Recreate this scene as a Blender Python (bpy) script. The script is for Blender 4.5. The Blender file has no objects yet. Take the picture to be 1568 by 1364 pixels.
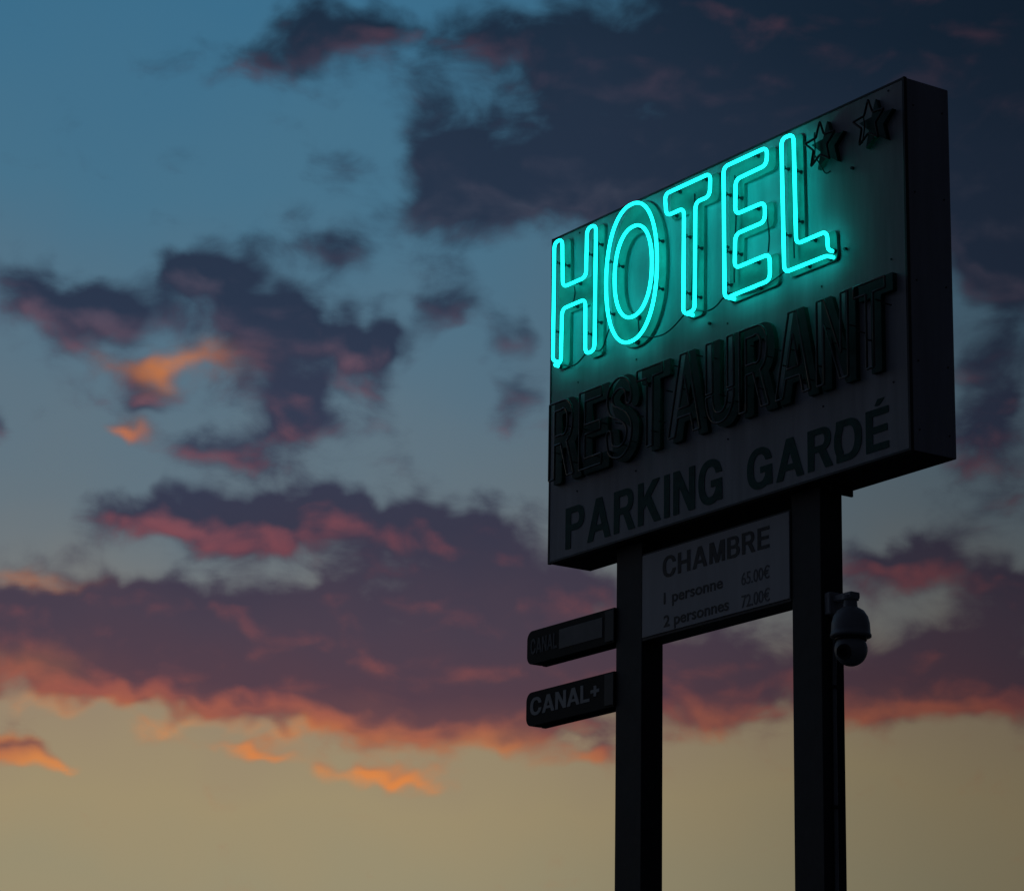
import bpy, bmesh, math, random
import numpy as np
from mathutils import Vector, Matrix, noise
random.seed(7)
scene = bpy.context.scene
Z0 = 5.85            # height of the underside of the sign cabinet above ground
W, D, H = 3.328, 0.315, 2.1

def lin(c):
    c = c/255.0
    return c/12.92 if c <= 0.04045 else ((c+0.055)/1.055)**2.4
def rgb(r, g, b): return (lin(r), lin(g), lin(b), 1.0)

# ------------------------------------------------------------------ materials
def mat(name, col, rough=0.6, metal=0.0, var=0.25, scale=6.0, bump=0.0, bscale=60.0, streak=False, spec=0.4):
    m = bpy.data.materials.new(name); m.use_nodes = True
    nt = m.node_tree; N = nt.nodes; L = nt.links
    b = N['Principled BSDF']
    b.inputs['Roughness'].default_value = rough
    b.inputs['Metallic'].default_value = metal
    b.inputs['Specular IOR Level'].default_value = spec
    tc = N.new('ShaderNodeTexCoord'); mp = N.new('ShaderNodeMapping')
    L.new(tc.outputs['Object'], mp.inputs[0])
    if streak: mp.inputs['Scale'].default_value = (3.0, 3.0, 0.35)
    n = N.new('ShaderNodeTexNoise'); n.inputs['Scale'].default_value = scale
    n.inputs['Detail'].default_value = 5; n.inputs['Roughness'].default_value = 0.62
    L.new(mp.outputs[0], n.inputs['Vector'])
    r = N.new('ShaderNodeValToRGB')
    r.color_ramp.elements[0].position = 0.3; r.color_ramp.elements[1].position = 0.7
    r.color_ramp.elements[0].color = tuple(c*(1-var) for c in col)+(1,)
    r.color_ramp.elements[1].color = tuple(min(1, c*(1+var*0.6)) for c in col)+(1,)
    L.new(n.outputs['Fac'], r.inputs[0]); L.new(r.outputs[0], b.inputs['Base Color'])
    if bump > 0:
        n2 = N.new('ShaderNodeTexNoise'); n2.inputs['Scale'].default_value = bscale
        n2.inputs['Detail'].default_value = 3
        L.new(tc.outputs['Object'], n2.inputs['Vector'])
        bp = N.new('ShaderNodeBump'); bp.inputs['Strength'].default_value = bump
        bp.inputs['Distance'].default_value = 0.01
        L.new(n2.outputs['Fac'], bp.inputs['Height']); L.new(bp.outputs[0], b.inputs['Normal'])
    return m

M_panel = mat('weathered_sign_panel', (0.54, 0.55, 0.58), 0.55, var=0.22, scale=2.5, bump=0.12, bscale=5, streak=True)
M_side  = mat('cabinet_side_metal', (0.44, 0.44, 0.49), 0.5, var=0.22, scale=2.5, bump=0.1, bscale=6, streak=True)
M_trim  = mat('cabinet_trim', (0.05, 0.05, 0.055), 0.5)
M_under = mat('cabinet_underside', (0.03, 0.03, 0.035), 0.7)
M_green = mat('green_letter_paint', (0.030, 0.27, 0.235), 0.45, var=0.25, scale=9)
M_greenr = mat('dark_green_letter_paint', (0.010, 0.085, 0.068), 0.5, var=0.3, scale=9, spec=0.25)
M_green2 = mat('faded_green_paint', (0.014, 0.120, 0.102), 0.6, var=0.35, scale=14, spec=0.25)
M_post  = mat('dark_painted_steel', (0.038, 0.040, 0.047), 0.55, var=0.3, scale=5, bump=0.1, bscale=20, spec=0.3)
M_price = mat('price_board_white', (0.66, 0.66, 0.68), 0.5, var=0.1, scale=3, streak=True)
M_black = mat('black_lettering', (0.03, 0.03, 0.035), 0.5)
M_fade  = mat('faded_lettering', (0.20, 0.20, 0.21), 0.6)
M_blk2  = mat('black_plate', (0.016, 0.016, 0.018), 0.6, spec=0.2)
M_grey  = mat('pale_patch', (0.22, 0.22, 0.23), 0.5)
M_white = mat('white_lettering', (0.62, 0.62, 0.62), 0.5, var=0.15)
M_cam   = mat('camera_housing_plastic', (0.36, 0.37, 0.39), 0.45, var=0.12)
M_lens  = mat('dark_lens_glass', (0.01, 0.01, 0.012), 0.12)
M_pipe  = mat('grey_conduit', (0.30, 0.305, 0.32), 0.4)
M_tubeoff = mat('unlit_neon_glass', (0.12, 0.13, 0.12), 0.2, var=0.4, scale=12, spec=0.6)
M_cable = mat('black_cable', (0.015, 0.015, 0.017), 0.5)
M_ground = mat('asphalt', (0.05, 0.05, 0.05), 0.9, var=0.4, scale=0.8, bump=0.4, bscale=30)

M_neon = bpy.data.materials.new('lit_turquoise_neon'); M_neon.use_nodes = True
nt = M_neon.node_tree; nt.nodes.clear()
o = nt.nodes.new('ShaderNodeOutputMaterial'); e = nt.nodes.new('ShaderNodeEmission')
tc = nt.nodes.new('ShaderNodeTexCoord'); nn = nt.nodes.new('ShaderNodeTexNoise'); nn.inputs['Scale'].default_value = 5
mr = nt.nodes.new('ShaderNodeMapRange'); mr.inputs['To Min'].default_value = 3.2; mr.inputs['To Max'].default_value = 5.0
nt.links.new(tc.outputs['Object'], nn.inputs['Vector']); nt.links.new(nn.outputs['Fac'], mr.inputs['Value'])
nt.links.new(mr.outputs[0], e.inputs['Strength'])
e.inputs['Color'].default_value = (0.006, 0.82, 0.73, 1)
nt.links.new(e.outputs[0], o.inputs[0])

# ------------------------------------------------------------------ helpers
def empty(name, loc=(0, 0, 0)):
    ob = bpy.data.objects.new(name, None); ob.location = loc
    scene.collection.objects.link(ob); return ob
def link(ob, parent=None):
    scene.collection.objects.link(ob)
    if parent: ob.parent = parent
    return ob
def meshobj(name, bm, m, parent=None, smooth=False):
    me = bpy.data.meshes.new(name); bm.to_mesh(me); bm.free()
    if m: me.materials.append(m)
    if smooth:
        for p in me.polygons: p.use_smooth = True
    return link(bpy.data.objects.new(name, me), parent)
def box_bm(bm, x0, x1, y0, y1, z0, z1, bev=0.0, seg=2):
    t = bmesh.new(); bmesh.ops.create_cube(t, size=1)
    for v in t.verts:
        v.co = Vector((x0+(v.co.x+.5)*(x1-x0), y0+(v.co.y+.5)*(y1-y0), z0+(v.co.z+.5)*(z1-z0)))
    if bev > 0: bmesh.ops.bevel(t, geom=t.edges[:], offset=bev, segments=seg, affect='EDGES', profile=0.5)
    me = bpy.data.meshes.new('tmp'); t.to_mesh(me); t.free(); bm.from_mesh(me); bpy.data.meshes.remove(me)
def box(name, x0, x1, y0, y1, z0, z1, m, parent=None, bev=0.003, seg=2):
    bm = bmesh.new(); box_bm(bm, x0, x1, y0, y1, z0, z1, bev, seg); return meshobj(name, bm, m, parent)
def cyl_bm(bm, a, b, r, r2=None, seg=16):
    a = Vector(a); b = Vector(b); d = b-a
    q = d.to_track_quat('Z', 'Y').to_matrix().to_4x4()
    bmesh.ops.create_cone(bm, cap_ends=True, segments=seg, radius1=r, radius2=r if r2 is None else r2,
        depth=d.length, matrix=Matrix.Translation((a+b)/2) @ q)
def fillet(pts, rad, closed, n=6):
    out = []; N = len(pts); P = [Vector(p) for p in pts]
    for i in range(N):
        if not closed and i in (0, N-1): out.append(P[i]); continue
        p0, p1, p2 = P[i-1], P[i], P[(i+1) % N]
        a = p0-p1; b = p2-p1; r = min(rad, a.length*.48, b.length*.48)
        s = p1+a.normalized()*r; t = p1+b.normalized()*r
        for k in range(n+1):
            u = k/n; out.append(s*(1-u)**2+p1*2*u*(1-u)+t*u*u)
    return out
def to_mesh_obj(ob, name, m, parent):
    dg = bpy.context.evaluated_depsgraph_get(); dg.update()
    me = bpy.data.meshes.new_from_object(ob.evaluated_get(dg)); me.name = name
    me.transform(ob.matrix_world)
    me.materials.clear(); me.materials.append(m)
    bpy.data.objects.remove(ob)
    return link(bpy.data.objects.new(name, me), parent)
def tube(name, paths, r, m, parent, res=4):
    cu = bpy.data.curves.new(name, 'CURVE'); cu.dimensions = '3D'; cu.bevel_depth = r; cu.bevel_resolution = res
    cu.use_fill_caps = True
    for pts, closed in paths:
        sp = cu.splines.new('POLY'); sp.points.add(len(pts)-1)
        for i, p in enumerate(pts): sp.points[i].co = (p[0], p[1], p[2], 1)
        sp.use_cyclic_u = closed
    ob = bpy.data.objects.new(name, cu); scene.collection.objects.link(ob)
    bpy.context.view_layer.update()
    ob = to_mesh_obj(ob, name, m, parent)
    for p in ob.data.polygons: p.use_smooth = True
    return ob
def slab2d(name, loops, y, thick, grow, m, parent):
    """flat cut-out letter in the XZ plane, front face at y-thick"""
    cu = bpy.data.curves.new(name, 'CURVE'); cu.dimensions = '2D'; cu.fill_mode = 'BOTH'
    cu.extrude = thick/2; cu.offset = grow
    for pts in loops:
        sp = cu.splines.new('POLY'); sp.points.add(len(pts)-1)
        for i, p in enumerate(pts): sp.points[i].co = (p[0], p[1], 0, 1)
        sp.use_cyclic_u = True
    ob = bpy.data.objects.new(name, cu); scene.collection.objects.link(ob)
    ob.matrix_world = Matrix.Translation((0, y-thick/2, 0)) @ Matrix.Rotation(math.pi/2, 4, 'X')
    bpy.context.view_layer.update()
    return to_mesh_obj(ob, name, m, parent)
def text_slab(name, body, x0, x1, z0, z1, y, thick, bold, m, parent, spacing=1.0, refz=None):
    cu = bpy.data.curves.new('t', 'FONT'); cu.body = body; cu.size = 1; cu.space_character = spacing
    ob = bpy.data.objects.new('t', cu); scene.collection.objects.link(ob)
    for o_ in list(bpy.context.selected_objects): o_.select_set(False)
    bpy.context.view_layer.objects.active = ob
    ob.select_set(True); bpy.ops.object.convert(target='CURVE')
    ob = bpy.context.view_layer.objects.active; cu = ob.data
    xs = [p.co.x for s in cu.splines for p in s.bezier_points]
    zs = [p.co.y for s in cu.splines for p in s.bezier_points]
    a0, a1 = refz if refz else (min(zs), max(zs))
    sx = (x1-x0)/(max(xs)-min(xs)); sz = (z1-z0)/(a1-a0); mx = min(xs)
    cu.transform(Matrix(((sx, 0, 0, x0-mx*sx), (0, sz, 0, z0-a0*sz), (0, 0, 1, 0), (0, 0, 0, 1))))
    cu.dimensions = '2D'; cu.fill_mode = 'BOTH'; cu.extrude = thick/2; cu.offset = bold; cu.resolution_u = 5
    ob.matrix_world = Matrix.Translation((0, y-thick/2, 0)) @ Matrix.Rotation(math.pi/2, 4, 'X')
    bpy.context.view_layer.update()
    return to_mesh_obj(ob, name, m, parent)

# ---- a small bold grotesque alphabet, built from distance fields and traced to outlines
GS = 0.0125
gx = np.arange(-0.1, 1.02, GS); gy = np.arange(-0.12, 1.42, GS)
GX, GY = np.meshgrid(gx, gy)
def bx(x0, y0, x1, y1): return np.maximum(np.abs(GX-(x0+x1)/2)-(x1-x0)/2, np.abs(GY-(y0+y1)/2)-(y1-y0)/2)
def el(cx, cy, rx, ry, p=2.3):
    n = (np.abs((GX-cx)/rx)**p+np.abs((GY-cy)/ry)**p)**(1/p); return (n-1)*min(rx, ry)
def pl(*pts):
    A2 = sum(pts[i][0]*pts[(i+1) % len(pts)][1]-pts[(i+1) % len(pts)][0]*pts[i][1] for i in range(len(pts)))
    if A2 < 0: pts = pts[::-1]
    f = None
    for i in range(len(pts)):
        (ax, ay), (bx_, by_) = pts[i], pts[(i+1) % len(pts)]; l = math.hypot(bx_-ax, by_-ay)
        d = ((GX-ax)*(by_-ay)-(GY-ay)*(bx_-ax))/l
        f = d if f is None else np.maximum(f, d)
    return f
def un(*a):
    f = a[0]
    for b in a[1:]: f = np.minimum(f, b)
    return f
def sub(a, *b):
    for c in b: a = np.maximum(a, -c)
    return a
def snake(ctrl, hw):
    P = [ctrl[0]]+list(ctrl)+[ctrl[-1]]; s = []
    for i in range(1, len(P)-2):
        for k in range(6):
            t = k/6; c = []
            for d in (0, 1):
                a, b, c_, e_ = P[i-1][d], P[i][d], P[i+1][d], P[i+2][d]
                c.append(.5*(2*b+(c_-a)*t+(2*a-5*b+4*c_-e_)*t*t+(3*b-a-3*c_+e_)*t**3))
            s.append(c)
    s.append(list(ctrl[-1])); f = None
    for (ax, ay), (bx_, by_) in zip(s, s[1:]):
        vx, vy = bx_-ax, by_-ay; h = np.clip(((GX-ax)*vx+(GY-ay)*vy)/(vx*vx+vy*vy+1e-12), 0, 1)
        d = np.hypot(GX-ax-vx*h, GY-ay-vy*h); f = d if f is None else np.minimum(f, d)
    return f-hw
stem = bx(0, 0, .2, 1)
G = {}
G['I'] = (stem, .2)
G['T'] = (un(bx(0, .83, .72, 1), bx(.26, 0, .46, 1)), .72)
fE = un(stem, bx(0, 0, .66, .17), bx(0, .83, .66, 1), bx(0, .42, .62, .585))
G['E'] = (fE, .66)
G['\u00c9'] = (un(fE, pl((.26, 1.07), (.40, 1.07), (.56, 1.23), (.36, 1.23))), .66)
G['L'] = (un(stem, bx(0, 0, .62, .17)), .62)
G['H'] = (un(stem, bx(.54, 0, .74, 1), bx(.1, .41, .64, .59)), .74)
G['N'] = (un(stem, bx(.54, 0, .74, 1), pl((0, 1), (.21, 1), (.74, 0), (.53, 0))), .74)
G['M'] = (un(bx(0, 0, .19, 1), bx(.70, 0, .89, 1), pl((0, 1), (.26, 1), (.54, 0), (.35, 0)), pl((.89, 1), (.63, 1), (.35, 0), (.54, 0))), .89)
G['A'] = (un(pl((0, 0), (.21, 0), (.54, 1), (.32, 1)), pl((.86, 0), (.65, 0), (.32, 1), (.54, 1)), bx(.17, .21, .69, .36)), .86)
G['K'] = (un(stem, pl((.15, .30), (.15, .58), (.52, 1), (.78, 1)), pl((.29, .47), (.44, .64), (.81, 0), (.57, 0))), .80)
bo = un(bx(0, .42, .42, 1), el(.42, .71, .28, .29)); bi = un(bx(.2, .575, .42, .845), el(.42, .71, .095, .135))
G['P'] = (sub(un(stem, bo), bi), .70)
G['R'] = (sub(un(stem, bo, pl((.30, .5), (.52, .5), (.76, 0), (.53, 0))), bi), .75)
G['B'] = (sub(un(bx(0, 0, .4, 1), el(.40, .74, .27, .26), el(.41, .285, .30, .285)), un(bx(.2, .59, .40, .84), el(.40, .715, .085, .125)), un(bx(.2, .16, .41, .43), el(.41, .295, .105, .135))), .71)
G['D'] = (sub(un(bx(0, 0, .34, 1), el(.34, .5, .41, .5)), un(bx(.2, .165, .34, .835), el(.34, .5, .20, .335))), .75)
G['U'] = (sub(un(bx(0, .36, .72, 1), np.maximum(el(.36, .37, .36, .385), GY-.37)), un(bx(.2, .36, .52, 1.3), el(.36, .37, .16, .215))), .72)
ring = sub(el(.40, .5, .40, .515), el(.40, .5, .20, .345))
G['C'] = (sub(ring, bx(.42, .37, 1.0, .645)), .78)
G['G'] = (un(sub(ring, bx(.42, .38, 1.0, .665)), bx(.42, .37, .80, .525), bx(.645, .03, .80, .5)), .80)
G['S'] = (snake([(.61, .70), (.56, .85), (.42, .915), (.28, .91), (.13, .84), (.10, .72), (.18, .61), (.36, .54), (.53, .46), (.62, .34), (.58, .18), (.44, .09), (.28, .085), (.13, .15), (.08, .31)], .09), .70)
G['+'] = (un(bx(0, .42, .6, .6), bx(.21, .21, .39, .81)), .6)
def trace(F, lev):
    F = F-lev; S = F < 0; seg = {}
    def ip(a, b):
        fa, fb = F[a], F[b]; t = fa/(fa-fb)
        return (gx[a[1]]+(gx[b[1]]-gx[a[1]])*t, gy[a[0]]+(gy[b[0]]-gy[a[0]])*t)
    c = S[:-1, :-1].astype(int)+S[:-1, 1:]*2+S[1:, 1:]*4+S[1:, :-1]*8
    pos = {}
    for j, i in zip(*np.nonzero((c > 0) & (c < 15))):
        k = [(j, i), (j, i+1), (j+1, i+1), (j+1, i)]
        cr = []
        for q in range(4):
            a, b = k[q], k[(q+1) % 4]
            if S[a] != S[b]:
                key = (min(a, b), max(a, b)); pos[key] = ip(a, b); cr.append((key, S[a]))
        outs = [x for x in cr if x[1]]; ins = [x for x in cr if not x[1]]
        for a_ in outs:
            b_ = ins[0] if len(ins) == 1 else ins[outs.index(a_)]
            seg[b_[0]] = a_[0]
    loops = []
    while seg:
        s0, n_ = seg.popitem(); lp = [s0]
        while n_ != s0 and n_ in seg: lp.append(n_); n_ = seg.pop(n_)
        P = [pos[x] for x in lp]
        if len(P) < 12: continue
        Q = P
        for _ in range(3):
            R_ = []
            for i in range(len(Q)):
                a, b, c_ = Q[i-1], Q[i], Q[(i+1) % len(Q)]
                ar = abs((b[0]-a[0])*(c_[1]-a[1])-(b[1]-a[1])*(c_[0]-a[0]))
                if ar > 2e-6 or (i % 2 and ar > 2e-7): R_.append(b)
            if len(R_) < 4: break
            Q = R_
        loops.append(Q)
    return loops
def word(body, x0, x1, z0, z1, lev=0.0, gap=0.12):
    tw = sum(G[c][1] for c in body)+gap*(len(body)-1); sx = (x1-x0)/tw; sz = z1-z0; x = 0; out = []
    for c in body:
        F, w_ = G[c]
        for lp in trace(F, lev): out.append([(x0+(x+a)*sx, z0+b*sz) for a, b in lp])
        x += w_+gap
    return out

# ------------------------------------------------------------------ hotel sign
sign = empty('hotel_sign', (0, 0, Z0))
bm = bmesh.new(); box_bm(bm, 0, W, 0, D, 0, H, 0.006)
cab = meshobj('cabinet', bm, M_side, sign)
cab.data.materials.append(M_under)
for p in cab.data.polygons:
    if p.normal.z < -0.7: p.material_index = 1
box('front_panel', 0.0125, W-0.0165, -0.006, 0.004, 0.0125, H-0.0125, M_panel, sign, 0.001, 1)
box('back_panel', 0.022, W-0.0145, D-0.004, D+0.006, 0.014, H-0.014, M_panel, sign, 0.001, 1)
box('corner_trim_right', W-0.016, W+0.003, -0.009, 0.012, -0.003, H+0.003, M_trim, sign, 0.002)
box('corner_trim_left', -0.003, 0.012, -0.009, 0.012, -0.003, H+0.003, M_trim, sign, 0.002)
box('edge_trim_top', 0.0125, W-0.0165, -0.008, 0.03, H-0.012, H+0.002, M_trim, sign, 0.002)
box('edge_trim_bottom', 0.0125, W-0.0165, -0.008, 0.03, -0.002, 0.012, M_trim, sign, 0.002)
bm = bmesh.new()
for z in [0.12, 0.5, 0.95, 1.45, 1.95]:
    for y in (0.055, 0.265):
        cyl_bm(bm, (W, y, z), (W+0.004, y, z), 0.005, seg=10)
for x in [0.3, 0.9, 1.78, 2.62, 3.2]:
    for z in (0.40, 1.09, 2.06):
        cyl_bm(bm, (x, -0.006, z), (x, -0.010, z), 0.006, seg=10)
for x, z in ((1.79, 1.55), (2.9, 1.7), (2.83, 1.25), (1.62, 1.13)):
    cyl_bm(bm, (x, -0.006, z), (x, -0.022, z), 0.009, seg=10)
meshobj('rivets', bm, M_trim, sign)

FY = -0.006   # front of face sheet
TY = -0.080   # neon tube plane
def oval(cx, cz, rx, rz, n=40, pw=2.25, ph=0.0):
    o_ = []
    for i in range(n):
        t = ph+2*math.pi*i/n; c, s = math.cos(t), math.sin(t)
        o_.append((cx+rx*math.copysign(abs(c)**(2/pw), c), cz+rz*math.copysign(abs(s)**(2/pw), s)))
    return o_
L_H = [(0.130, 2.028), (0.130, 1.226), (0.216, 1.222), (0.222, 1.568), (0.470, 1.568), (0.474, 1.214), (0.570, 1.214),
       (0.574, 2.022), (0.480, 2.022), (0.474, 1.709), (0.226, 1.709), (0.216, 2.028)]
L_T = [(1.274, 2.012), (1.716, 2.012), (1.708, 1.872), (1.572, 1.874), (1.564, 1.212), (1.456, 1.212), (1.462, 1.870), (1.290, 1.870)]
L_E = [(1.838, 2.012), (2.240, 2.012), (2.234, 1.906), (1.950, 1.902), (1.946, 1.690), (2.216, 1.688), (2.216, 1.570), (1.946, 1.570),
       (1.938, 1.366), (2.256, 1.366), (2.258, 1.210), (1.846, 1.208)]
L_L = [(2.368, 2.022), (2.476, 2.018), (2.490, 1.358), (2.756, 1.360), (2.764, 1.218), (2.384, 1.220)]
def flat_fillet(l, r): return [(v.x, v.y) for v in fillet([(a, b, 0) for a, b in l], r, True, 4)]
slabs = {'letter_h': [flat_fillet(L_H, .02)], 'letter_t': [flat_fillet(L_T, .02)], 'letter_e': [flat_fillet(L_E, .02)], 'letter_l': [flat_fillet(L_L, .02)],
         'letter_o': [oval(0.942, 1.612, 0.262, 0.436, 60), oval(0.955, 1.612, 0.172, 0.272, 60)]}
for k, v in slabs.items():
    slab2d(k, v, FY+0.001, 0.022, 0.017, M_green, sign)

def loop3(l, gap_i, gap=0.030, rad=0.045):
    """open neon loop whose two ends turn back to the panel next to corner gap_i"""
    n = len(l); order = [l[(gap_i+i) % n] for i in range(n)]
    p = [Vector((a, TY, b)) for a, b in order]
    d_in = (p[1]-p[0]).normalized(); d_out = (p[-1]-p[0]).normalized()
    a0 = p[0]+d_in*gap*0.4; b0 = p[0]+d_out*gap
    pts = [a0+Vector((0, 0.05, 0)), a0]+p[1:]+[b0, b0+Vector((0, 0.05, 0))]
    return fillet(pts, rad, False, 6)
paths = [(loop3(L_H, 1), False), (loop3(L_T, 5), False), (loop3(L_E, 11), False), (loop3(L_L, 4), False)]
def oloop(cx, cz, rx, rz): return [(a, TY, b) for a, b in oval(cx, cz, rx, rz, 72, 2.2)]
paths += [(oloop(0.942, 1.612, 0.257, 0.434), True), (oloop(0.960, 1.614, 0.188, 0.285), True)]
tube('neon_tubes', paths, 0.0106, M_neon, sign)

bm = bmesh.new()
clips = [(0.13, 1.9), (0.13, 1.45), (0.574, 1.9), (0.571, 1.4), (0.477, 1.86), (0.222, 1.86), (0.35, 1.709), (0.32, 1.568), (0.473, 1.35),
         (0.70, 1.75), (0.70, 1.42), (1.19, 1.75), (1.19, 1.45), (0.79, 1.7), (1.13, 1.5), (0.94, 1.18), (0.96, 1.9),
         (1.46, 1.7), (1.46, 1.35), (1.57, 1.6), (1.56, 1.3), (1.36, 2.012), (1.62, 2.012), (1.33, 1.87),
         (1.84, 1.85), (1.843, 1.5), (1.845, 1.3), (1.947, 1.8), (1.94, 1.46), (2.1, 2.012), (2.1, 1.69), (2.1, 1.366), (2.12, 1.21),
         (2.37, 1.85), (2.378, 1.45), (2.48, 1.8), (2.487, 1.5), (2.6, 1.36), (2.55, 1.22)]
for x, z in clips:
    cyl_bm(bm, (x, FY-0.02, z), (x, TY+0.012, z), 0.005, seg=8)
    cyl_bm(bm, (x, FY-0.02, z), (x, FY-0.035, z), 0.012, 0.008, seg=10)
    cyl_bm(bm, (x, TY+0.012, z), (x, TY+0.020, z), 0.013, 0.013, seg=10)
meshobj('tube_standoffs', bm, M_cable, sign)
def lead(a, b, sag, y=-0.045):
    n = 14; o_ = []
    for i in range(n+1):
        u = i/n; o_.append((a[0]+(b[0]-a[0])*u+0.01*math.sin(5*u), y, a[1]+(b[1]-a[1])*u-sag*math.sin(math.pi*u)))
    return (o_, False)
leads = [lead((0.15, 1.24), (0.45, 1.24), .05), lead((0.52, 1.23), (0.68, 1.33), .05), lead((0.96, 1.19), (0.98, 1.34), .01), lead((1.0, 1.2), (1.45, 1.24), .06),
         lead((1.52, 1.23), (1.84, 1.26), .05), lead((1.9, 1.22), (2.38, 1.25), .03), lead((2.2, 1.4), (2.2, 1.66), .0),
         lead((0.3, 1.7), (0.3, 1.57), 0), lead((0.5, 1.95), (0.52, 1.3), 0), lead((1.9, 1.95), (1.9, 1.3), 0), lead((1.52, 1.95), (1.50, 1.3), 0), lead((2.42, 1.95), (2.44, 1.3), 0)]
tube('jumper_leads', leads, 0.0045, M_cable, sign)
bm = bmesh.new()
for x, z in ((0.145, 1.226), (0.13, 1.26), (1.47, 1.212), (1.456, 1.24), (1.86, 1.208), (1.843, 1.24), (2.762, 1.25), (2.73, 1.219), (0.95, 1.178), (0.96, 1.33)):
    cyl_bm(bm, (x, TY+0.035, z), (x, FY-0.01, z), 0.015, seg=12)
meshobj('electrode_caps', bm, M_cable, sign)

slab2d('restaurant_letters', word('RESTAURANT', 0.095, 3.235, 0.480, 0.995, 0.012, 0.10), FY+0.001, 0.030, 0, M_greenr, sign)
tube('restaurant_unlit_tubes', [([(a, TY, b) for a, b in lp], True) for lp in word('RESTAURANT', 0.095, 3.235, 0.478, 0.985, -0.022, 0.10)], 0.0070, M_tubeoff, sign, 2)
bm = bmesh.new()
for i in range(44):
    x = 0.14+i*0.0715; z = random.uniform(0.53, 0.95)
    cyl_bm(bm, (x, FY-0.02, z), (x, TY+0.006, z), 0.004, seg=8)
meshobj('restaurant_tube_standoffs', bm, M_cable, sign)
slab2d('parking_lettering', word('PARKING', 0.184, 1.727, 0.054, 0.312), FY, 0.003, 0, M_green2, sign)
slab2d('garde_lettering', word('GARD\u00c9', 1.953, 3.155, 0.052, 0.285), FY, 0.003, 0, M_green2, sign)

def star_pts(cx, cz, R, r, rot=0):
    return [(cx+(R if i % 2 == 0 else r)*math.sin(rot+i*math.pi/5), cz+(R if i % 2 == 0 else r)*math.cos(rot+i*math.pi/5)) for i in range(10)]
for i, (cx, cz) in enumerate(((2.715, 1.885), (3.125, 1.885))):
    slab2d('star_%d' % (i+1), [star_pts(cx, cz, 0.145, 0.062)], FY+0.001, 0.03, 0.0, M_greenr, sign)
    pts = fillet([(a, TY, b) for a, b in star_pts(cx-0.01, cz, 0.135, 0.060)], 0.01, True, 3)
    tube('star_tube_%d' % (i+1), [(pts, True)], 0.0065, M_cable, sign)
tube('star_leads', [lead((2.60, 1.80), (2.63, 1.99), -.02), lead((3.02, 1.80), (3.05, 1.97), -.02), lead((2.62, 1.85), (2.76, 1.72), .05)], 0.004, M_cable, sign)
bm = bmesh.new(); box_bm(bm, 2.486, 2.55, 0.10, 0.26, -0.02, -0.0005, 0.002); box_bm(bm, 2.535, 2.55, 0.10, 0.26, -0.055, -0.0205, 0.002)
meshobj('mounting_bracket', bm, M_under, sign)

# ------------------------------------------------------------------ posts
PY0, PY1 = 0.08, 0.235
def post(x0, x1):
    p = empty('support_post', (0, 0, 0))
    bm = bmesh.new(); box_bm(bm, x0, x1, PY0, PY1, 0.02, Z0-0.001, 0.006, 3)
    meshobj('shaft', bm, M_post, p)
    bm = bmesh.new(); box_bm(bm, x0-.12, x1+.12, PY0-.12, PY1+.12, 0.0, 0.02, 0.003)
    for sx in (x0-.07, x1+.07):
        for sy in (PY0-.07, PY1+.07): cyl_bm(bm, (sx, sy, .02), (sx, sy, .06), .014, seg=6)
    meshobj('base_plate', bm, M_post, p)
    return p
post(0.592, 0.852); post(2.232, 2.484)

# ------------------------------------------------------------------ room price board
pb = empty('room_price_sign', (0, 0, Z0))
box('board_box', 0.854, 2.230, PY0-0.002, PY1-0.01, -0.612, -0.085, M_trim, pb, 0.004)
box('board_face', 0.862, 2.222, PY0-0.008, PY0-0.001, -0.592, -0.100, M_price, pb, 0.001, 1)
py = PY0-0.008
slab2d('room_title', word('CHAMBRE', 1.062, 2.050, -0.272, -0.145, -0.005), py, 0.002, 0, M_black, pb)
text_slab('line_single', '1 personne', 1.075, 1.625, -0.427, -0.357, py, 0.002, 0.003, M_black, pb, refz=(0, .73))
text_slab('line_double', '2 personnes', 1.075, 1.680, -0.563, -0.493, py, 0.002, 0.003, M_black, pb, refz=(0, .73))
text_slab('price_single', '65.00\u20ac', 1.798, 2.048, -0.445, -0.370, py, 0.002, 0.001, M_fade, pb, refz=(0, .73))
text_slab('price_double', '72.00\u20ac', 1.798, 2.048, -0.575, -0.500, py, 0.002, 0.001, M_fade, pb, refz=(0, .73))

# ------------------------------------------------------------------ TV channel plates on the left post
def chan(z0, z1):
    c = empty('tv_channel_sign', (0, 0, Z0))
    n = 8; pts = [(0.5905, z0), (0.5905, z1)]      # outline with a rounded free end
    for k in range(n+1):
        a = math.pi/2+math.pi/2*k/n; pts.append((-0.270+0.055*math.cos(a), z1-0.055+0.055*math.sin(a)))
    for k in range(n+1):
        a = math.pi+math.pi/2*k/n; pts.append((-0.270+0.055*math.cos(a), z0+0.055+0.055*math.sin(a)))
    slab2d('plate', [pts], PY0+0.065, 0.075, 0, M_blk2, c)
    box('back_rail', -0.27, 0.5905, PY0+0.067, PY0+0.10, z0-0.004, z1-0.03, M_post, c, 0.003)
    bm = bmesh.new(); box_bm(bm, 0.50, 0.5905, PY0-0.016, PY0-0.0105, z0+0.01, z1-0.01, 0.002)
    meshobj('fixing_strap', bm, M_trim, c)
    return c
c1 = chan(-0.572, -0.362)
slab2d('lettering', word('CANAL', -0.285, 0.000, -0.510, -0.415, 0.0, 0.06), PY0-0.010, 0.002, 0, M_fade, c1)
box('light_patch', 0.02, 0.47, PY0-0.0125, PY0-0.0101, -0.522, -0.402, M_grey, c1, 0.0005, 1)
c2 = chan(-0.957, -0.747)
slab2d('lettering', word('CANAL+', -0.280, 0.445, -0.893, -0.785, 0.0, 0.06), PY0-0.010, 0.002, 0, M_white, c2)

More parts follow.
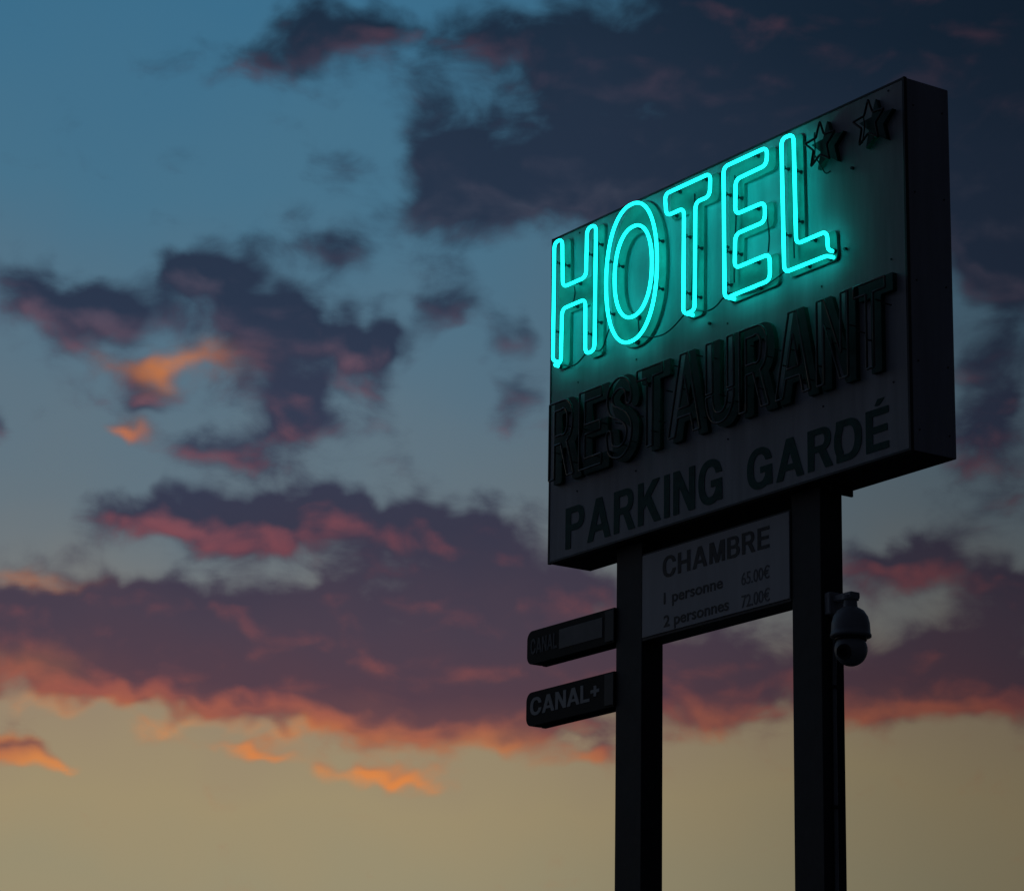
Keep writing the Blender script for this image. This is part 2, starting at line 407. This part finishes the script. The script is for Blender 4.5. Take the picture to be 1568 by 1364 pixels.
# ------------------------------------------------------------------ security camera
sc = empty('security_camera', (2.640, 0.15, Z0-0.83))
def lathe(name, prof, m, parent, seg=40):
    bm = bmesh.new(); rings = []
    for r, z in prof:
        rings.append([bm.verts.new((r*math.cos(2*math.pi*i/seg), r*math.sin(2*math.pi*i/seg), z)) for i in range(seg)])
    for a, b in zip(rings, rings[1:]):
        for i in range(seg): bm.faces.new((a[i], a[(i+1) % seg], b[(i+1) % seg], b[i]))
    bm.faces.new(rings[0]); bm.faces.new(rings[-1][::-1])
    bmesh.ops.recalc_face_normals(bm, faces=bm.faces[:])
    return meshobj(name, bm, m, parent, True)
lathe('upper_housing', [(0.004, 0.128), (0.045, 0.122), (0.074, 0.104), (0.095, 0.072), (0.104, 0.035), (0.106, 0.0), (0.107, -0.022), (0.112, -0.027), (0.112, -0.038), (0.100, -0.042), (0.02, -0.042)], M_cam, sc)
lathe('collar', [(0.02, -0.0425), (0.088, -0.043), (0.086, -0.058), (0.02, -0.060)], M_trim, sc)
bm = bmesh.new(); bmesh.ops.create_uvsphere(bm, u_segments=36, v_segments=24, radius=0.090, matrix=Matrix.Translation((0, 0, -0.108)))
meshobj('pan_tilt_ball', bm, M_cam, sc, True)
dv = Vector((0.35, -0.90, -0.30)).normalized(); c0 = Vector((0, 0, -0.108))
bm = bmesh.new(); cyl_bm(bm, c0+dv*0.070, c0+dv*0.0915, 0.045, 0.040, 28); meshobj('lens_bezel', bm, M_trim, sc, False)
bm = bmesh.new(); cyl_bm(bm, c0+dv*0.0916, c0+dv*0.094, 0.024, 0.024, 24); meshobj('lens', bm, M_lens, sc, False)
bm = bmesh.new(); cyl_bm(bm, (0, 0, 0.120), (0, 0, 0.165), 0.040, 0.036, 24); cyl_bm(bm, (0, 0, 0.165), (0, 0, 0.186), 0.047, 0.047, 24)
meshobj('neck', bm, M_cam, sc)
bm = bmesh.new()
box_bm(bm, -0.110, 0.044, -0.034, 0.034, 0.168, 0.205, 0.008, 3)
box_bm(bm, -0.155, -0.105, -0.055, 0.055, 0.100, 0.225, 0.008, 3)
meshobj('wall_arm', bm, M_cam, sc)
cp = [Vector(v) for v in ((-0.118, 0.01, 0.11), (-0.138, 0.005, -0.02), (-0.141, 0.0, -0.25), (-0.141, 0.0, -4.9))]
tube('cable_conduit', [(fillet(cp, 0.05, False), False)], 0.011, M_pipe, sc)
bm = bmesh.new()
for z in (-0.3, -0.95, -1.6, -2.25, -2.9, -3.5, -4.2): box_bm(bm, -0.155, -0.124, -0.020, 0.020, z, z+0.018, 0.002)
meshobj('conduit_clamps', bm, M_post, sc)

# ------------------------------------------------------------------ ground
bm = bmesh.new(); bmesh.ops.create_grid(bm, x_segments=8, y_segments=8, size=4000)
meshobj('ground', bm, M_ground)

# ------------------------------------------------------------------ sky
def math_n(tree, op, a, b=None, c=None, clamp=False):
    n = tree.nodes.new('ShaderNodeMath'); n.operation = op; n.use_clamp = clamp
    for i, v in enumerate((a, b, c)):
        if v is None: continue
        if isinstance(v, (int, float)): n.inputs[i].default_value = v
        else: tree.links.new(v, n.inputs[i])
    return n.outputs[0]
def vmath(tree, op, a, b=None, scale=None):
    n = tree.nodes.new('ShaderNodeVectorMath'); n.operation = op
    for i, v in enumerate((a, b)):
        if v is None: continue
        if isinstance(v, (tuple, list)): n.inputs[i].default_value = v
        else: tree.links.new(v, n.inputs[i])
    if scale is not None:
        if isinstance(scale, (int, float)): n.inputs['Scale'].default_value = scale
        else: tree.links.new(scale, n.inputs['Scale'])
    return n.outputs['Value'] if op == 'DOT_PRODUCT' else n.outputs[0]
def smooth(tree, v, lo, hi, a=0.0, b=1.0):
    n = tree.nodes.new('ShaderNodeMapRange'); n.interpolation_type = 'SMOOTHSTEP'
    n.inputs['From Min'].default_value = lo; n.inputs['From Max'].default_value = hi
    n.inputs['To Min'].default_value = a; n.inputs['To Max'].default_value = b
    tree.links.new(v, n.inputs['Value']); return n.outputs[0]
def mix(tree, f, a, b):
    n = tree.nodes.new('ShaderNodeMix'); n.data_type = 'RGBA'
    if isinstance(f, (int, float)): n.inputs[0].default_value = f
    else: tree.links.new(f, n.inputs[0])
    for i, v in ((6, a), (7, b)):
        if isinstance(v, tuple): n.inputs[i].default_value = v
        else: tree.links.new(v, n.inputs[i])
    return n.outputs[2]
K = 0.0122   # degrees of sky per cloud-chart unit; chart centre at az -55.97 / el 15.45
AZ0, EL0 = -55.97, 15.45
sun_az, sun_el = math.radians(-68), math.radians(1.0)
sv = (math.sin(sun_az)*math.cos(sun_el), math.cos(sun_az)*math.cos(sun_el), math.sin(sun_el))
def ramp(tree, t, stops):
    n = tree.nodes.new('ShaderNodeValToRGB'); cr = n.color_ramp
    st = sorted((1-y/1364, c) for y, c in stops)
    while len(cr.elements) < len(st): cr.elements.new(0.5)
    for e_, (p_, c_) in zip(cr.elements, st): e_.position = min(max(p_, 0), 1)
    for e_, (p_, c_) in zip(cr.elements, st): e_.color = rgb(*c_)
    tree.links.new(t, n.inputs[0]); return n.outputs[0]
def sky_coords(tree, dirv):
    sep = tree.nodes.new('ShaderNodeSeparateXYZ'); tree.links.new(dirv, sep.inputs[0])
    az = math_n(tree, 'MULTIPLY', math_n(tree, 'ARCTAN2', sep.outputs[0], sep.outputs[1]), 180/math.pi)
    el_ = math_n(tree, 'MULTIPLY', math_n(tree, 'ARCSINE', sep.outputs[2]), 180/math.pi)
    ce = math_n(tree, 'COSINE', math_n(tree, 'MULTIPLY', el_, math.pi/180))
    cx = math_n(tree, 'MULTIPLY', math_n(tree, 'ADD', az, -AZ0), ce)
    cy = math_n(tree, 'SUBTRACT', el_, EL0)
    cv = tree.nodes.new('ShaderNodeCombineXYZ'); tree.links.new(cx, cv.inputs[0]); tree.links.new(cy, cv.inputs[1])
    # haze layers: a slow wobble keeps the elevation gradient from being perfectly level
    hz = tree.nodes.new('ShaderNodeTexNoise'); hz.noise_dimensions = '2D'; hz.inputs['Scale'].default_value = 0.22
    hz.inputs['Detail'].default_value = 3; hz.inputs['Roughness'].default_value = .5
    tree.links.new(cv.outputs[0], hz.inputs['Vector'])
    wob = math_n(tree, 'MULTIPLY', math_n(tree, 'SUBTRACT', hz.outputs['Fac'], 0.5), 0.16)
    t = math_n(tree, 'ADD', math_n(tree, 'MULTIPLY_ADD', cy, 1/(1364*K), 0.5), wob)
    # dimming away from the afterglow: to the right of the view, and strongly behind the viewer
    fx = smooth(tree, cx, -3.0, 11.5, 1.0, 0.50)
    fd = smooth(tree, vmath(tree, 'DOT_PRODUCT', dirv, sv), 0.25, 0.93)
    fb = math_n(tree, 'MULTIPLY_ADD', fd, 0.935, 0.065)
    return cx, cy, cv.outputs[0], t, math_n(tree, 'MULTIPLY', fx, fb), fd

# clear dusk sky behind the clouds
w = bpy.data.worlds.new('World'); scene.world = w; w.use_nodes = True
nt = w.node_tree; nt.nodes.clear()
tc = nt.nodes.new('ShaderNodeTexCoord')
cx, cy, cv, t, fac, fd = sky_coords(nt, tc.outputs['Generated'])
base = ramp(nt, t, [(0,(57,108,138)),(300,(68,112,137)),(560,(84,112,130)),(780,(98,114,124)),(950,(118,119,117)),(1100,(147,131,109)),(1250,(154,140,109)),(1364,(147,139,112))])
base = mix(nt, fd, rgb(120, 134, 170), base)     # the side away from the afterglow is plain dusk blue
vs = vmath(nt, 'SCALE', base, scale=fac)
sky = nt.nodes.new('ShaderNodeTexSky'); sky.sky_type = 'NISHITA'; sky.sun_disc = False
sky.sun_elevation = sun_el; sky.sun_rotation = sun_az
nsk = vmath(nt, 'SCALE', sky.outputs[0], scale=0.002)
bg = nt.nodes.new('ShaderNodeBackground'); nt.links.new(vmath(nt, 'ADD', vs, nsk), bg.inputs[0])
wo = nt.nodes.new('ShaderNodeOutputWorld'); nt.links.new(bg.outputs[0], wo.inputs[0])

# cloud layer on a far dome: the broad cloud masses are stored per vertex, the fine structure is noise in the shader
CL = [(1430,60,330,190,1.3),(1180,40,200,120,.85),(1540,480,80,270,.85),(1500,250,120,120,1.0),(960,110,190,110,.8),(780,60,140,60,.6),
(900,260,130,80,.8),(1080,230,150,110,.85),(520,40,130,48,1.0),(400,110,100,38,.75),(680,235,75,95,1.25),(805,262,65,40,1.1),(650,330,60,40,.7),
(500,365,85,45,.8),(490,240,50,45,.45),(660,470,42,42,1.0),(785,510,40,40,.7),(815,600,35,45,.85),(60,480,120,48,1.05),(150,500,60,40,.7),
(320,425,90,48,1.3),(370,490,100,50,.95),(440,560,80,60,.9),(510,520,50,45,.6),(570,520,36,58,1.15),(235,572,110,30,.95),(210,615,60,22,.6),(195,668,28,16,.85),
(460,640,55,50,1.05),(350,690,80,36,1.0),(560,650,60,40,.45),(0,660,20,30,.8),(240,800,110,34,1.0),(400,785,140,38,1.05),(420,830,140,30,.5),
(640,790,170,42,1.2),(760,860,170,42,.9),(900,900,100,35,.6),(90,965,200,62,1.3),(320,960,220,66,1.25),(100,1040,160,40,1.1),(560,990,220,90,1.25),
(380,1055,200,42,1.05),(650,1085,180,46,1.0),(790,1000,200,105,1.05),(780,1140,70,28,.6),(1080,1040,150,72,1.05),(1380,1050,230,58,1.25),
(1520,990,120,85,1.1),(1380,855,95,33,1.15),(1530,890,60,25,.8),(1310,900,60,40,.5),(30,1165,50,25,1.25),(100,1190,50,14,.8),(390,1150,60,14,.75),
(600,1185,90,16,.85),(490,1170,30,16,.6),(910,1152,35,14,.65),(1500,380,60,50,.5),(1500,650,60,40,.7),(1540,750,40,30,.4)]
SUNLIT = [(250,572,75,24,.75),(190,668,35,16,.55),(50,1096,150,13,1.1),(260,1116,120,12,1.0),(430,1122,110,12,.7),(620,1155,120,13,.45),(600,1190,120,16,.95),
(390,1152,70,16,.9),(100,1192,60,16,1.1),(40,900,70,8,.45),(40,1040,90,30,.18),(20,1142,40,8,.6)]
def chart(x, y): return ((x-784)*K, -(y-682)*K)
def field(X, Y, lst, s=1.0):
    a = np.zeros_like(X)
    for x, y, rx, ry, am in lst:
        c = chart(x, y); a += am*np.exp(-((X-c[0])/(rx*K*s))**2-((Y-c[1])/(ry*K*s))**2)
    return a
def axis(a0, a1, f0, f1, fine, coarse):
    l = list(np.arange(a0, f0-1e-6, coarse))+list(np.arange(f0, f1, fine))+list(np.arange(f1, a1-1e-6, coarse))+[a1]
    return np.array(l)
AZ = axis(-180, 180, -69, -43, 0.07, 3.0); EL = axis(-1.5, 90, 4.5, 26.0, 0.07, 2.5); EL[-1] = 89.9
A, E = np.meshgrid(AZ, EL); R = 3500.0
X = (A-AZ0)*np.cos(np.radians(E)); Y = E-EL0
sh = X.shape; Xf, Yf = X.ravel(), Y.ravel()
Wx = np.empty_like(Xf); Wy = np.empty_like(Yf)
for i in range(len(Xf)):
    x_, y_ = float(Xf[i]), float(Yf[i])
    v1 = noise.noise_vector((x_*.5, y_*.6, 3.1)); v2 = noise.noise_vector((x_*1.25, y_*1.4, 7.7)); v3 = noise.noise_vector((x_*2.9, y_*3.1, 1.7))
    Wx[i] = .36*v1[0]+.32*v2[0]+.19*v3[0]; Wy[i] = .24*v1[1]+.24*v2[1]+.16*v3[1]
Wx = Wx.reshape(sh); Wy = Wy.reshape(sh)
S0 = field(X+Wx, Y+Wy, CL, 1.06)
S1 = field(X+Wx-.08, Y+Wy-.30, CL, 1.06)
SL = field(X+Wx, Y+Wy, SUNLIT, 1.1)
co = np.stack([R*np.sin(np.radians(A))*np.cos(np.radians(E)), R*np.cos(np.radians(A))*np.cos(np.radians(E)), R*np.sin(np.radians(E))], -1).reshape(-1, 3)
nr, nc = sh
idx = np.arange(nr*nc).reshape(nr, nc)
q = np.stack([idx[:-1, :-1], idx[1:, :-1], idx[1:, 1:], idx[:-1, 1:]], -1).reshape(-1, 4)
me = bpy.data.meshes.new('sky'); me.vertices.add(len(co)); me.vertices.foreach_set('co', co.ravel())
me.loops.add(q.size); me.loops.foreach_set('vertex_index', q.ravel().astype(np.int32))
me.polygons.add(len(q)); me.polygons.foreach_set('loop_start', (np.arange(len(q))*4).astype(np.int32))
me.update(calc_edges=True); me.validate()
me.polygons.foreach_set('use_smooth', np.ones(len(me.polygons), dtype=bool))
at = me.attributes.new('cloud_mass', 'FLOAT_VECTOR', 'POINT')
at.data.foreach_set('vector', np.stack([S0, S1, SL], -1).reshape(-1).astype(np.float32))
dome = bpy.data.objects.new('sky', me); scene.collection.objects.link(dome)
m = bpy.data.materials.new('dusk_clouds'); m.use_nodes = True; nt = m.node_tree; nt.nodes.clear()
geo = nt.nodes.new('ShaderNodeNewGeometry')
dirv = vmath(nt, 'NORMALIZE', geo.outputs['Position'])
cx, cy, cvec, t, fac, fd = sky_coords(nt, dirv)
atn = nt.nodes.new('ShaderNodeAttribute'); atn.attribute_name = 'cloud_mass'
sp = nt.nodes.new('ShaderNodeSeparateXYZ'); nt.links.new(atn.outputs['Vector'], sp.inputs[0])
def puff(vec, det):
    n1 = nt.nodes.new('ShaderNodeTexNoise'); n1.noise_dimensions = '2D'
    n1.inputs['Scale'].default_value = 0.9; n1.inputs['Detail'].default_value = det; n1.inputs['Roughness'].default_value = .52
    n1.inputs['Distortion'].default_value = 0.2
    nt.links.new(vmath(nt, 'MULTIPLY', vec, (0.75, 1.15, 1)), n1.inputs['Vector'])
    return math_n(nt, 'MULTIPLY', math_n(nt, 'SUBTRACT', n1.outputs['Fac'], 0.54), 1.35)
D0 = math_n(nt, 'ADD', math_n(nt, 'MINIMUM', sp.outputs[0], 1.3), puff(cvec, 5))
D1 = math_n(nt, 'ADD', math_n(nt, 'MINIMUM', sp.outputs[1], 1.3), puff(vmath(nt, 'ADD', cvec, (-0.08, -0.30, 0)), 2))
alpha = smooth(nt, D0, 0.10, 0.95)
lit = smooth(nt, math_n(nt, 'SUBTRACT', D0, D1), -0.05, 0.95)
dark = ramp(nt, t, [(0,(28,45,64)),(200,(37,51,71)),(450,(42,54,75)),(650,(52,59,80)),(800,(57,57,75)),(950,(74,63,77)),(1060,(84,63,74)),(1130,(104,71,75)),(1190,(160,104,80))])
litc = ramp(nt, t, [(0,(100,70,84)),(130,(72,64,82)),(300,(64,70,88)),(480,(84,76,94)),(620,(120,84,96)),(820,(126,72,80)),(950,(126,76,80)),(1060,(146,82,76)),(1140,(168,98,76)),(1200,(200,132,80))])
cc = mix(nt, lit, dark, litc)
cc = mix(nt, math_n(nt, 'MULTIPLY', sp.outputs[2], 0.9, clamp=True), cc, rgb(222, 134, 70))
em = nt.nodes.new('ShaderNodeEmission'); nt.links.new(vmath(nt, 'SCALE', cc, scale=fac), em.inputs[0])
tr = nt.nodes.new('ShaderNodeBsdfTransparent'); mx = nt.nodes.new('ShaderNodeMixShader')
nt.links.new(alpha, mx.inputs[0]); nt.links.new(tr.outputs[0], mx.inputs[1]); nt.links.new(em.outputs[0], mx.inputs[2])
mo = nt.nodes.new('ShaderNodeOutputMaterial'); nt.links.new(mx.outputs[0], mo.inputs[0])
m.cycles.emission_sampling = 'NONE'
me.materials.append(m)

# ------------------------------------------------------------------ last light of the sun (behind the sign)
sd = bpy.data.lights.new('sun', 'SUN'); sd.energy = 0.05; sd.angle = math.radians(0.5); sd.color = (1, .72, .5)
so = bpy.data.objects.new('sun', sd); scene.collection.objects.link(so)
so.rotation_euler = Vector(sv).to_track_quat('Z', 'Y').to_euler(); so.location = (-20, 10, 12)

# ------------------------------------------------------------------ camera
yaw, pit, rol = -0.97678, 0.26963, 0.01649
fw = Vector((math.sin(yaw)*math.cos(pit), math.cos(yaw)*math.cos(pit), math.sin(pit)))
r = Vector((math.cos(yaw), -math.sin(yaw), 0)); u = r.cross(fw)
r, u = r*math.cos(rol)+u*math.sin(rol), -r*math.sin(rol)+u*math.cos(rol)
cd = bpy.data.cameras.new('camera'); cd.sensor_width = 36; cd.lens = 36*4646.45/1568; cd.clip_end = 10000; cd.sensor_fit = 'HORIZONTAL'
co = bpy.data.objects.new('camera', cd); scene.collection.objects.link(co)
co.matrix_world = Matrix((( r.x, u.x, -fw.x, 14.87369), (r.y, u.y, -fw.y, -10.33271), (r.z, u.z, -fw.z, Z0-4.2541), (0, 0, 0, 1)))
scene.camera = co
scene.view_settings.view_transform = 'Standard'; scene.view_settings.look = 'None'; scene.view_settings.exposure = 0
